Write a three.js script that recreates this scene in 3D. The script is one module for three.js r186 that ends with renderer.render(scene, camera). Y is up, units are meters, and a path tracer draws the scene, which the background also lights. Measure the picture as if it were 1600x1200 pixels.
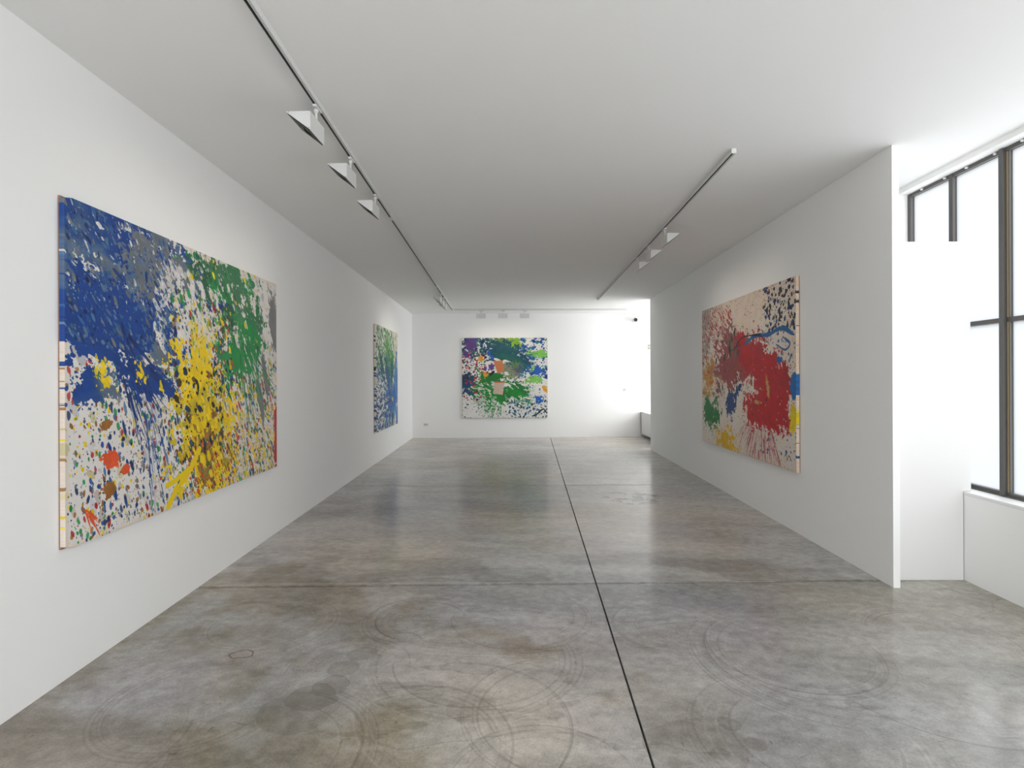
import * as THREE from 'three';
import { RectAreaLightUniformsLib } from 'three/addons/lights/RectAreaLightUniformsLib.js';
import { mergeGeometries, toCreasedNormals } from 'three/addons/utils/BufferGeometryUtils.js';
import { RoundedBoxGeometry } from 'three/addons/geometries/RoundedBoxGeometry.js';

// ------------------------------------------------------------------ camera, sky, daylight, exposure
const ROOM_H = 3.3, EYE = ROOM_H / 2.1, FOCAL = 860;
const scene = new THREE.Scene();
const camera = new THREE.PerspectiveCamera(2 * Math.atan(600 / FOCAL) * 180 / Math.PI, 1600 / 1200, 0.05, 100);
camera.position.set(0, EYE, 0);
camera.rotation.z = -0.004;
camera.setViewOffset(1600, 1200, 0, 8.5, 1600, 1200);
scene.add(camera);

const renderer = new THREE.WebGLRenderer({ antialias: true });
renderer.toneMapping = THREE.LinearToneMapping;
renderer.toneMappingExposure = 1.1;
renderer.shadowMap.enabled = true;
renderer.shadowMap.type = THREE.PCFSoftShadowMap;
RectAreaLightUniformsLib.init();

{ // even bright overcast sky above the horizon, pale street paving below it
  const W = 64, H = 32, d = new Float32Array(W * H * 4);
  for (let k = 0; k < W * H; k++) { const up = k >= W * H / 2; d.set(up ? [1.34, 1.4, 1.46, 1] : [0.7, 0.7, 0.69, 1], k * 4); }
  const sky = new THREE.DataTexture(d, W, H, THREE.RGBAFormat, THREE.FloatType);
  sky.mapping = THREE.EquirectangularReflectionMapping; sky.magFilter = THREE.LinearFilter; sky.needsUpdate = true;
  scene.background = sky;
}

const windowX = (z) => 3.345 - 0.034 * z;                            // inner face of the wall under the windows
const frameX = (z) => windowX(z) + 0.15;                             // face of the steel window frames
const NEAR_Z0 = 1.0, NEAR_Z1 = -5.09, FAR_Z0 = -11.05, FAR_Z1 = -14.6, ADDED_BAY = 2.25;  // far windows are set back in an added, unseen bay for softer light
const SILL = 0.685, HEAD = 3.255;
function daylight(z0, z1, intensity, dx = 0) {                                // the lit face of one bank of frosted panes
  const xm = frameX((z0 + z1) / 2) + dx + 0.018, w = Math.abs(z1 - z0) - 0.06, h = HEAD - SILL - 0.06;
  const l = new THREE.RectAreaLight(new THREE.Color().setRGB(0.97, 1.0, 1.03), intensity, w, h);
  l.position.set(xm, (HEAD + SILL) / 2, (z0 + z1) / 2);
  l.lookAt(xm - 1, (HEAD + SILL) / 2, (z0 + z1) / 2 - 0.034);
  l.name = 'daylight_area_light';
  scene.add(l);
}
daylight(NEAR_Z0, NEAR_Z1, 1.0);
daylight(FAR_Z0, FAR_Z1, 7.0, ADDED_BAY);  // far bank, moved out into the added bay to spread its light
const REAR = { x0: -1.55, x1: 2.95, y0: 0.5, y1: 3.0, z: 4 };         // unseen window, added behind the camera to light the room
{
  const l = new THREE.RectAreaLight(new THREE.Color().setRGB(0.97, 1.0, 1.03), 5.6, REAR.x1 - REAR.x0 - 0.06, REAR.y1 - REAR.y0 - 0.06), x = (REAR.x0 + REAR.x1) / 2, y = (REAR.y0 + REAR.y1) / 2;
  l.position.set(x, y, REAR.z + 0.05); l.lookAt(x, y, 0); l.name = 'daylight_area_light'; scene.add(l);  // area light of the added rear window
}

// ------------------------------------------------------------------ helpers
let seed = 12345;
const rnd = () => { seed = (seed + 0x6d2b79f5) | 0; let t = Math.imul(seed ^ (seed >>> 15), 1 | seed); t = (t + Math.imul(t ^ (t >>> 7), 61 | t)) ^ t; return ((t ^ (t >>> 14)) >>> 0) / 4294967296; };
const range = (a, b) => a + (b - a) * rnd();
const gauss = () => (rnd() + rnd() + rnd() + rnd() - 2) * 0.87;
const clamp = (x, a = 0, b = 1) => Math.min(b, Math.max(a, x));
const smooth = (a, b, x) => { const t = clamp((x - a) / (b - a)); return t * t * (3 - 2 * t); };

const NT = new Float32Array(65536);
for (let i = 0; i < 65536; i++) NT[i] = rnd();
function noise(x, y) {
  const ix = Math.floor(x), iy = Math.floor(y);
  let fx = x - ix, fy = y - iy;
  fx = fx * fx * (3 - 2 * fx); fy = fy * fy * (3 - 2 * fy);
  const x0 = ix & 255, x1 = (ix + 1) & 255, y0 = (iy & 255) << 8, y1 = ((iy + 1) & 255) << 8;
  const a = NT[y0 | x0], b = NT[y0 | x1], c = NT[y1 | x0], d = NT[y1 | x1];
  return a + (b - a) * fx + (c - a + (a - b - c + d) * fx) * fy;
}
function fbm(x, y, o) { let s = 0, a = 0.5, n = 0; for (let i = 0; i < o; i++) { s += a * noise(x, y); n += a; x = x * 2.03 + 17.3; y = y * 2.03 + 5.7; a *= 0.5; } return s / n; }

const taken = new Map();
function numbered(name) { const n = taken.get(name) ?? 0; taken.set(name, n + 1); return n ? name + '_' + String(n).padStart(3, '0') : name; }
function add(name, geo, mat, parent) {
  const m = new THREE.Mesh(geo, mat);
  m.name = parent ? name : numbered(name);
  m.castShadow = m.receiveShadow = true;
  (parent ?? scene).add(m);
  return m;
}
function struct(name, geo, mat) { const m = add(name, geo, mat); m.userData.kind = 'structure'; return m; }
function thing(name, label, category, group) {
  const o = new THREE.Group();
  o.name = numbered(name); o.userData = { label, category };
  if (group) o.userData.group = group;
  scene.add(o);
  return o;
}
function box(x0, x1, y0, y1, z0, z1) {
  const g = new THREE.BoxGeometry(Math.abs(x1 - x0), Math.abs(y1 - y0), Math.abs(z1 - z0));
  g.translate((x0 + x1) / 2, (y0 + y1) / 2, (z0 + z1) / 2);
  return g;
}
function rbox(x0, x1, y0, y1, z0, z1, r = 0.003, seg = 2) {
  const g = new RoundedBoxGeometry(Math.abs(x1 - x0), Math.abs(y1 - y0), Math.abs(z1 - z0), seg, r);
  g.translate((x0 + x1) / 2, (y0 + y1) / 2, (z0 + z1) / 2);
  return g;
}
// a prism over a floor plan [[x, z], ...] from y0 to y1, uv in metres
function planPrism(plan, y0, y1, bevel = 0) {
  const s = new THREE.Shape(plan.map(([x, z]) => new THREE.Vector2(x, -z)));
  const g = new THREE.ExtrudeGeometry(s, bevel ? { depth: y1 - y0 - 2 * bevel, bevelEnabled: true, bevelThickness: bevel, bevelSize: bevel, bevelOffset: -bevel, bevelSegments: 1 } : { depth: y1 - y0, bevelEnabled: false });
  g.rotateX(-Math.PI / 2);
  g.translate(0, y0 + bevel, 0);
  const p = g.attributes.position, n = g.attributes.normal, uv = g.attributes.uv;
  for (let i = 0; i < p.count; i++) {
    if (Math.abs(n.getY(i)) > 0.6) uv.setXY(i, p.getX(i), p.getZ(i));
    else if (Math.abs(n.getX(i)) > 0.6) uv.setXY(i, p.getZ(i), p.getY(i));
    else uv.setXY(i, p.getX(i), p.getY(i));
  }
  return g;
}
const cyl = (r0, r1, h, seg = 20) => new THREE.CylinderGeometry(r0, r1, h, seg);

// ------------------------------------------------------------------ materials
function plasterBump() {
  const N = 512, d = new Uint8Array(N * N * 4);
  for (let y = 0; y < N; y++) for (let x = 0; x < N; x++) {
    const a = x / N * 16, b = y / N * 16, k = (y * N + x) * 4;
    const w = (p, q) => fbm(p, q, 4);
    const tx = x / N, ty = y / N;                                     // blended with itself so that it tiles
    let v = w(a, b) * (1 - tx) * (1 - ty) + w(a - 16, b) * tx * (1 - ty) + w(a, b - 16) * (1 - tx) * ty + w(a - 16, b - 16) * tx * ty;
    v = clamp((v - 0.5) * 1.6 + 0.5);
    d[k] = d[k + 1] = d[k + 2] = v * 255; d[k + 3] = 255;
  }
  const t = new THREE.DataTexture(d, N, N);
  t.wrapS = t.wrapT = THREE.RepeatWrapping; t.magFilter = THREE.LinearFilter; t.needsUpdate = true;
  return t;
}
const bumpTile = plasterBump();
const wallBump = bumpTile.clone(); wallBump.repeat.set(1.3, 1.3);
const M = {
  wall: new THREE.MeshStandardMaterial({ name: 'white_wall_paint', color: new THREE.Color().setRGB(0.92, 0.915, 0.9), roughness: 0.85, bumpMap: wallBump, bumpScale: 0.0005 }),
  panel: new THREE.MeshStandardMaterial({ name: 'warm_white_panel_paint', color: new THREE.Color().setRGB(0.8, 0.79, 0.775), roughness: 0.7 }),
  ceiling: new THREE.MeshStandardMaterial({ name: 'white_ceiling_paint', color: new THREE.Color().setRGB(0.92, 0.915, 0.9), roughness: 0.9, bumpMap: wallBump, bumpScale: 0.0008 }),
  lacquer: new THREE.MeshStandardMaterial({ name: 'white_lacquer', color: new THREE.Color().setRGB(0.8, 0.8, 0.79), roughness: 0.45 }),
  powder: new THREE.MeshStandardMaterial({ name: 'white_powder_coat', color: new THREE.Color().setRGB(0.74, 0.74, 0.72), roughness: 0.5 }),
  black: new THREE.MeshStandardMaterial({ name: 'black_plastic', color: new THREE.Color().setRGB(0.012, 0.012, 0.012), roughness: 0.5 }),
  steel: new THREE.MeshStandardMaterial({ name: 'dark_painted_steel', color: new THREE.Color().setRGB(0.1, 0.096, 0.092), roughness: 0.5, metalness: 0.2 }),
  bead: new THREE.MeshStandardMaterial({ name: 'pale_putty_bead', color: new THREE.Color().setRGB(0.5, 0.38, 0.21), roughness: 0.8 }),
  chrome: new THREE.MeshStandardMaterial({ name: 'bright_aluminium', color: new THREE.Color().setRGB(0.8, 0.8, 0.8), roughness: 0.2, metalness: 1 }),
  bulb: new THREE.MeshStandardMaterial({ name: 'lit_halogen_bulb', color: 0xffffff, roughness: 0.4, emissive: new THREE.Color().setRGB(1, 0.9, 0.76), emissiveIntensity: 2.5 }),
  frost: new THREE.MeshPhysicalMaterial({ name: 'frosted_glass', color: new THREE.Color().setRGB(0.95, 0.97, 0.99), roughness: 1, transmission: 0.97, thickness: 0, ior: 1.2, specularIntensity: 0.2 }),
  wood: new THREE.MeshStandardMaterial({ name: 'raw_pine_stretcher', color: new THREE.Color().setRGB(0.32, 0.19, 0.12), roughness: 0.8 }),
  grey: new THREE.MeshStandardMaterial({ name: 'grey_plastic', color: new THREE.Color().setRGB(0.33, 0.33, 0.21), roughness: 0.5 }),
  lightgrey: new THREE.MeshStandardMaterial({ name: 'light_grey_plastic', color: new THREE.Color().setRGB(0.55, 0.55, 0.54), roughness: 0.5 }),
  bed: new THREE.MeshStandardMaterial({ name: 'dark_joint_filler', color: new THREE.Color().setRGB(0.03, 0.028, 0.026), roughness: 0.95 }),
};

// ------------------------------------------------------------------ floor: polished concrete slabs with sawn joints
const jointX = (z) => 0.486 - 0.0359 * z;                             // the long joint
const J1 = -4.205, J2 = -8.085;
const jz = (j, x) => j - 0.017 * x * (j === J1 ? 1 : 0.4);
// marks in floor metres: circular scrubbing scars, footprints, stains
const scars = [];
{
  const c = [[-0.45, -2.35, 0.5], [-0.28, -2.5, 0.62], [-0.05, -2.75, 0.75], [-0.2, -3.1, 0.6], [-1.55, -3.55, 0.42], [-1.62, -3.55, 0.36], [0.05, -3.65, 0.55], [-0.6, -3.6, 0.38], [0.25, -2.6, 0.5], [-1.55, -2.7, 0.45],
    [-1.9, -2.4, 0.5], [1.7, -3.1, 0.7], [1.6, -3.2, 0.55], [2.2, -2.9, 0.6], [1.0, -3.5, 0.4], [2.6, -3.3, 0.5], [1.3, -2.4, 0.55], [-0.9, -3.0, 0.35], [0.1, -2.1, 0.4], [-1.1, -2.3, 0.55]];
  for (const [x, z, r] of c) {
    const a0 = range(0, 6.28), span = range(2.4, 5), n = 5 + Math.floor(rnd() * 8);
    for (let k = 0; k < n; k++) scars.push([x + gauss() * 0.015, z + gauss() * 0.015, r - k * range(0.012, 0.03), a0 + gauss() * 0.25, span * range(0.5, 1), range(0.003, 0.012), range(-1, 0.55) < 0 ? -range(4, 11) : range(3, 9)]);
  }
}
function floorTexture(x0, x1, z0, z1, W, detail, tone) {                    // z0 is the far edge
  const H = Math.round(W * (z1 - z0) / (x1 - x0)), cv = document.createElement('canvas');
  cv.width = W; cv.height = H;
  const ctx = cv.getContext('2d'), im = ctx.createImageData(W, H), d = im.data, mx = (x1 - x0) / W, mz = (z1 - z0) / H;
  for (let j = 0; j < H; j++) {
    const z = z0 + (j + 0.5) * mz;
    for (let i = 0; i < W; i++) {
      const x = x0 + (i + 0.5) * mx, k = (j * W + i) * 4;
      const wx = x + 0.25 * (noise(x * 1.7 + 9, z * 1.7) - 0.5), wz = z + 0.25 * (noise(x * 1.7, z * 1.7 + 31) - 0.5);
      const big = fbm(wx * 0.55 + 40, wz * 0.75 + 11, 4), mid = fbm(wx * 2.3 + 3, wz * 3.4 + 8, 4), fine = fbm(x * 21 + 70, z * 26, 3), grit = noise(x * 160, z * 160) * 0.6 + noise(x * 330 + 9, z * 330) * 0.4;
      const streak = fbm(wx * 1.4 + wz * 0.5 + 90, wz * 6.5 - wx * 0.8, 4);
      let v = tone + (big - 0.5) * 36 + (mid - 0.5) * 26 + (fine - 0.5) * 36 + (grit - 0.5) * 28 + (streak - 0.5) * 34;
      const warm = (fbm(wx * 0.8 + 5, wz * 0.8 + 55, 3) - 0.48) * 34 + 5, mauve = (fbm(wx * 0.6 + 75, wz * 0.9 + 25, 3) - 0.5) * 14;
      // dark wet-looking streaks and veins where the surface is worn
      const vein = Math.abs(fbm(wx * 1.1 + 21, wz * 3.6 + 33, 5) - 0.5);
      v -= smooth(0.022, 0.0, vein) * 15 * smooth(0.42, 0.6, big + (mid - 0.5) * 0.5);
      // darker bands of stain beside the cross joints
      const band = (z > -5.4 && z < -4.25 ? smooth(-5.3, -4.7, z) : 0) * smooth(0.47, 0.6, fbm(wx * 1.6 + 2, wz * 3 + 61, 4));
      v -= band * 22;
      // black scuffed stain on the far right slab
      const sx = (x - 1.55) / 0.36, sz = (z + 7.2) / 0.42, sr = Math.hypot(sx, sz);
      const st = smooth(1.1, 0.7, sr + (mid - 0.5) * 0.9) * smooth(0.46, 0.51, fbm(x * 11 + 4, z * 7, 4)) * (0.55 + 0.45 * smooth(0.4, 0.6, noise(x * 60, z * 40)));
      v -= st * 125;
      // browner, darker patches, denser towards the near left corner
      const gr = smooth(0.44, 0.6, fbm(wx * 1.5 + 14, wz * 1.5 + 3, 5) + 0.16 - 0.13 * Math.hypot(x + 2.0, (z + 2.1) * 0.9));
      v -= gr * 20;
      // dirt along the sawn cross joints
      const jd = Math.min(Math.abs(z - jz(J1, x)), Math.abs(z - jz(J2, x)));
      v -= smooth(0.035, 0.006, jd + (noise(x * 22, z * 22) - 0.5) * 0.03) * 22;
      // specks
      const sp = noise(x * 34 + 3.3, z * 34 + 1.7);
      v -= smooth(0.965, 0.99, sp) * 30;
      d[k] = clamp(v + warm * 0.5 + mauve * 0.35 + 3, 0, 255); d[k + 1] = clamp(v + warm * 0.1 - mauve * 0.25 - 1 - gr * 4, 0, 255); d[k + 2] = clamp(v - warm * 0.6 + mauve * 0.2 - 5 - gr * 12, 0, 255); d[k + 3] = 255;
    }
  }
  ctx.putImageData(im, 0, 0);
  const X = (x) => (x - x0) / mx, Z = (z) => (z - z0) / mz, S = 1 / mx;
  if (detail) {
    // overlapping round damp patches
    for (const [x, z, r, a] of [[-0.99, -2.72, 0.12, 0.2], [-0.93, -2.83, 0.09, 0.18], [-0.92, -2.99, 0.085, 0.16], [-0.86, -3.15, 0.08, 0.14], [-0.75, -3.35, 0.1, 0.1], [-1.02, -2.6, 0.17, 0.14], [-1.15, -2.35, 0.3, 0.1], [0.78, -2.35, 0.2, 0.12], [-0.2, -2.62, 0.12, 0.09], [0.98, -2.5, 0.05, 0.2], [1.04, -2.36, 0.045, 0.18], [0.86, -2.3, 0.04, 0.16], [1.9, -4.35, 0.18, 0.15]]) {
      ctx.fillStyle = `rgba(66,58,46,${a})`;
      ctx.beginPath();
      for (let k = 0; k <= 40; k++) { const t = k / 40 * 6.2832, q = r * (0.86 + 0.28 * noise(Math.cos(t) * 2 + x * 9 + 50, Math.sin(t) * 2 + z * 9 + 50)); ctx.lineTo(X(x + Math.cos(t) * q * 1.05), Z(z + Math.sin(t) * q)); }
      ctx.fill();
    }
    ctx.lineCap = 'butt';
    for (const [x, z, r, a, s, w, t] of scars) {
      ctx.strokeStyle = t < 0 ? `rgba(40,34,28,${-t / 100})` : `rgba(235,230,222,${t / 100})`;
      ctx.lineWidth = w * S * 1.2;
      ctx.beginPath(); ctx.arc(X(x), Z(z), r * S, a, a + s); ctx.stroke();
    }
    for (let k = 0; k < 260; k++) {                                   // short scratches and nicks
      const x = range(x0, x1), z = range(z0, z1), a = range(-0.5, 0.5) + (rnd() < 0.25 ? 1.5 : 0), l = 0.01 + 0.09 * rnd() ** 3;
      ctx.strokeStyle = rnd() < 0.6 ? `rgba(45,40,35,${range(0.15, 0.5)})` : `rgba(225,220,214,${range(0.1, 0.28)})`;
      ctx.lineWidth = range(0.001, 0.0035) * S;
      ctx.beginPath(); ctx.moveTo(X(x), Z(z)); ctx.lineTo(X(x + Math.cos(a) * l), Z(z + Math.sin(a) * l)); ctx.stroke();
    }
    ctx.strokeStyle = 'rgba(88,52,40,0.55)'; ctx.lineWidth = 0.008 * S;   // the rust-brown ring
    ctx.beginPath();
    for (let k = 0; k <= 30; k++) { const t = k / 30 * 6.2832, q = 0.85 + 0.4 * noise(Math.cos(t) * 2 + 5, Math.sin(t) * 2 + 8); ctx.lineTo(X(-1.55 + Math.cos(t) * 0.065 * q), Z(-3.15 + Math.sin(t) * 0.045 * q)); }
    ctx.stroke();
  }
  const t = new THREE.CanvasTexture(cv);
  t.colorSpace = THREE.SRGBColorSpace; t.flipY = false; t.wrapS = t.wrapT = THREE.MirroredRepeatWrapping;
  return { t, x0, x1, z0, z1 };
}
const roughTile = bumpTile.clone(); roughTile.repeat.set(0.37, 0.37);
function concrete(tex) {
  const lin = roughTile;
  return new THREE.MeshPhysicalMaterial({ name: 'polished_concrete', map: tex.t, roughness: 0.5, clearcoat: 0.7, specularIntensity: 0.4, clearcoatRoughness: 0.17, bumpMap: roughTileUV(tex), bumpScale: 0.00015 });
}
function roughTileUV(tex) { const b = bumpTile.clone(); b.wrapS = b.wrapT = THREE.RepeatWrapping; b.repeat.set((tex.x1 - tex.x0) * 1.3, (tex.z1 - tex.z0) * 1.3); return b; }

const floor = new THREE.Group(); floor.name = numbered('floor'); floor.userData.kind = 'structure'; scene.add(floor);
add('floor_bed', box(-3.3, 4.4, -0.2, -0.03, 4.3, -15.2), M.bed, floor);
add('floor_bed', box(4.4, 6.5, -0.2, -0.03, -10.7, -15.2), M.bed, floor);
function slab(plan, tex, mat) {
  const g = planPrism(plan, -0.03, 0, 0.0015), p = g.attributes.position, uv = g.attributes.uv;
  for (let i = 0; i < p.count; i++) uv.setXY(i, (p.getX(i) - tex.x0) / (tex.x1 - tex.x0), (p.getZ(i) - tex.z0) / (tex.z1 - tex.z0));
  return add('slab', g, mat, floor);
}
{
  const L = (z) => -2.35 + 0.0256 * z, Rr = (z) => windowX(z) + 0.05, g = 0.005, q = 0.008;
  const tNL = floorTexture(-2.7, 0.9, -4.35, -1.75, 2048, true, 161), tNR = floorTexture(0.3, 3.9, -4.35, -1.75, 2048, true, 153);
  const tM = floorTexture(-2.8, 3.9, -8.3, -4.1, 1600, false, 170), tF = floorTexture(-3, 4.2, -15, -7.9, 1280, false, 174);
  const mNL = concrete(tNL), mNR = concrete(tNR), mM = concrete(tM), mF = concrete(tF);
  const quad = (za, zb, left) => {                                    // za nearer, zb farther
    const A = (x) => (za > 0 ? za : jz(za, x) - q), B = (x) => (zb < -14 ? zb : jz(zb, x) + q);
    const xs = left ? [(z) => L(z), (z) => jointX(z) - g] : [(z) => jointX(z) + g, (z) => Rr(z)];
    const c = (f, e) => { let z = e(0); z = e(f(z)); return [f(z), z]; };
    return [c(xs[0], A), c(xs[1], A), c(xs[1], B), c(xs[0], B)];
  };
  slab(quad(4.1, J1, true), tNL, mNL); slab(quad(4.1, J1, false), tNR, mNR);
  slab(quad(J1, J2, true), tM, mM); slab(quad(J1, J2, false), tM, mM);
  slab(quad(J2, -14.9, true), tF, mF); slab(quad(J2, -14.9, false), tF, mF);
  slab([[windowX(-11) + 0.055, -10.9], [6.3, -10.9], [6.3, -14.95], [windowX(-14.9) + 0.055, -14.95]], tF, mF);
}

// ------------------------------------------------------------------ walls, ceiling, partition
const leftX = (z) => -2.276 + 0.0256 * z, backZ = (x) => -14.66 - 0.0229 * x, partX = (z) => 2.732 - 0.0251 * z;
struct('wall_left', planPrism([[leftX(4.3), 4.3], [leftX(4.3) - 0.3, 4.3], [leftX(-15.1) - 0.3, -15.1], [leftX(-15.1), -15.1]], -0.03, ROOM_H), M.wall);
struct('wall_back', planPrism([[leftX(-14.6), backZ(-2.65)], [leftX(-14.6), -15.1], [6.4, -15.1], [6.4, backZ(6.4)]], -0.03, ROOM_H), M.wall);
const rearPart = (x0, x1, y0, y1) => struct('wall_rear', planPrism([[x0, 4], [x0, 4.22], [x1, 4.22], [x1, 4]], y0, y1), M.wall);
rearPart(leftX(4) - 0.02, REAR.x0, -0.03, ROOM_H); rearPart(REAR.x1, 3.4, -0.03, ROOM_H); rearPart(REAR.x0, REAR.x1, -0.03, REAR.y0); rearPart(REAR.x0, REAR.x1, REAR.y1, ROOM_H);
struct('ceiling', planPrism([[-3.1, 4.4], [windowX(4.4) + 0.21, 4.4], [windowX(-10.8) + 0.21, -10.8], [windowX(-10.8) + ADDED_BAY + 0.21, -10.8], [windowX(-15.3) + ADDED_BAY + 0.21, -15.3], [-3.1, -15.3]], ROOM_H, ROOM_H + 0.25), M.ceiling);
const PZ0 = -4.1, PZ1 = -12.07;
struct('wall_partition', planPrism([[partX(PZ0), PZ0], [partX(PZ1), PZ1], [partX(PZ1) + 0.052, PZ1], [partX(PZ0) + 0.052, PZ0]], 0, ROOM_H, 0.001), M.wall);
{ // white panel that closes the gap between the partition and the windows, notched over the sill
  const s = new THREE.Shape([[partX(PZ0) + 0.05, 0.0], [3.484, 0.0], [3.484, SILL + 0.002], [3.545, SILL + 0.002], [3.545, 2.617], [partX(PZ0) + 0.05, 2.617]].map(([x, y]) => new THREE.Vector2(x, y)));
  const g = new THREE.ExtrudeGeometry(s, { depth: 0.1, bevelEnabled: false });
  g.translate(0, 0, -4.355);
  struct('wall_return', g, M.panel);
}
// right wall: parapet under the windows, solid wall between the two banks, corner pier
const strip = (z0, z1, a, b, dx = 0) => [[windowX(z0) + a + dx, z0], [windowX(z1) + a + dx, z1], [windowX(z1) + b + dx, z1], [windowX(z0) + b + dx, z0]];
struct('wall_right', planPrism(strip(4.0, NEAR_Z1, 0, 0.21), -0.03, SILL - 0.025), M.wall);
struct('wall_right', planPrism(strip(FAR_Z0, -14.9, 0, 0.21, ADDED_BAY), -0.03, SILL - 0.025), M.wall);
struct('wall_added_bay', planPrism([[windowX(-10.8), -10.8], [windowX(-10.8) + ADDED_BAY + 0.21, -10.8], [windowX(-11.05) + ADDED_BAY + 0.21, -11.05], [windowX(-11.05), -11.05]], -0.03, ROOM_H), M.wall);  // side wall of the added bay
struct('wall_right', planPrism(strip(NEAR_Z1, -10.8, 0.02, 0.21), -0.03, ROOM_H), M.wall);
struct('wall_right', planPrism(strip(4.0, NEAR_Z0, 0, 0.21), SILL - 0.025, ROOM_H), M.wall);
struct('wall_right', planPrism(strip(FAR_Z1, -14.9, 0.02, 0.21, ADDED_BAY), SILL - 0.025, ROOM_H), M.wall);
struct('trim_1', planPrism(strip(NEAR_Z0, NEAR_Z1, -0.004, 0.2), SILL - 0.025, SILL, 0.003), M.lacquer);
struct('trim_2', planPrism(strip(FAR_Z0, FAR_Z1, -0.004, 0.2, ADDED_BAY), SILL - 0.025, SILL, 0.003), M.lacquer);
struct('trim_3', planPrism(strip(NEAR_Z0, NEAR_Z1, 0.055, 0.21), HEAD, ROOM_H), M.wall);
struct('trim_4', planPrism(strip(FAR_Z0, FAR_Z1, 0.055, 0.21, ADDED_BAY), HEAD, ROOM_H), M.wall);

// ------------------------------------------------------------------ steel windows with frosted panes
function makeWindow(n, z0, z1, mullions, heavy, dx = 0) {
  const w = new THREE.Group(); w.name = 'window_' + n; w.userData.kind = 'structure'; scene.add(w);
  const bar = (name, za, zb, a, b, y0, y1, mat) => add(name, planPrism(strip(za, zb, 0.15 + a, 0.15 + b, dx), y0, y1), mat, w);
  const TR = 1.99;
  bar('bottom_rail', z0, z1, 0, 0.05, SILL, SILL + 0.035, M.steel);
  bar('bottom_rail', z0, z1, -0.012, 0, SILL, SILL + 0.012, M.steel);
  bar('top_rail', z0, z1, 0, 0.05, HEAD - 0.03, HEAD, M.steel);
  bar('transom', z0, z1, 0.006, 0.05, TR - 0.017, TR + 0.018, M.steel);
  mullions.forEach((z, i) => {
    const big = heavy.includes(i), hw = big ? 0.019 : 0.022;
    bar('mullion', z + hw, z - hw, big ? -0.02 : -0.004, 0.055, SILL + 0.012, HEAD - 0.005, M.steel);
    if (big) { bar('glazing_bead', z + hw + 0.02, z + hw, 0.008, 0.04, SILL + 0.035, TR - 0.017, M.bead); bar('glazing_bead', z + hw + 0.02, z + hw, 0.008, 0.04, TR + 0.018, HEAD - 0.03, M.bead); bar('frame_edge', z + hw + 0.028, z + hw + 0.02, 0.004, 0.045, SILL + 0.035, HEAD - 0.03, M.steel); }
  });
  for (let i = 0; i + 1 < mullions.length; i++) for (const [y0, y1] of [[SILL + 0.03, TR], [TR, HEAD - 0.02]]) {
    const a = mullions[i], b = mullions[i + 1], zc = (a + b) / 2, g = new THREE.PlaneGeometry(Math.abs(a - b) - 0.01, y1 - y0);
    const p = add('pane', g, M.frost, w);
    p.rotation.y = -Math.PI / 2 - 0.034; p.position.set(frameX(zc) + dx + 0.03, (y0 + y1) / 2, zc);
    p.castShadow = false;
  }
  for (let i = 0; i + 1 < mullions.length; i++) for (const f of [0.12, 0.66]) {      // little white glazing clips under the head
    const z = mullions[i] + (mullions[i + 1] - mullions[i]) * f;
    if (z < 1 && z > -6) { const c = add('clip', new RoundedBoxGeometry(0.02, 0.016, 0.018, 1, 0.004), M.powder, w); c.position.set(frameX(z) - 0.008, HEAD - 0.014, z); }
  }
}
const near = []; for (let k = 0; k < 13; k++) near.push(-5.07 + (12 - k) * 0.5025);
makeWindow(1, NEAR_Z0, NEAR_Z1, near, [10, 6, 2]);
const far = []; for (let k = 0; k < 7; k++) far.push(FAR_Z0 - 0.02 + k * (FAR_Z1 - FAR_Z0 + 0.04) / 6);
makeWindow(2, FAR_Z0, FAR_Z1, far, [3], ADDED_BAY);  // unseen bank of windows in the added bay

{ // frame and panes of the added, unseen window behind the camera
  const w = new THREE.Group(); w.name = 'window_3'; w.userData.kind = 'structure'; scene.add(w);
  const { x0, x1, y0, y1 } = REAR, z0 = 4.04, z1 = 4.11, n = 6, d = (x1 - x0) / n;
  add('bottom_rail', box(x0, x1, y0, y0 + 0.05, z0, z1), M.steel, w); add('top_rail', box(x0, x1, y1 - 0.05, y1, z0, z1), M.steel, w);
  for (let k = 0; k <= n; k++) add('mullion', box(x0 + k * d - 0.022, x0 + k * d + 0.022, y0, y1, z0, z1), M.steel, w);
  for (let k = 0; k < n; k++) { const p = add('pane', new THREE.PlaneGeometry(d - 0.03, y1 - y0 - 0.08), M.frost, w); p.position.set(x0 + (k + 0.5) * d, (y0 + y1) / 2, 4.075); p.rotation.y = Math.PI; p.castShadow = false; }
}

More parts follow.
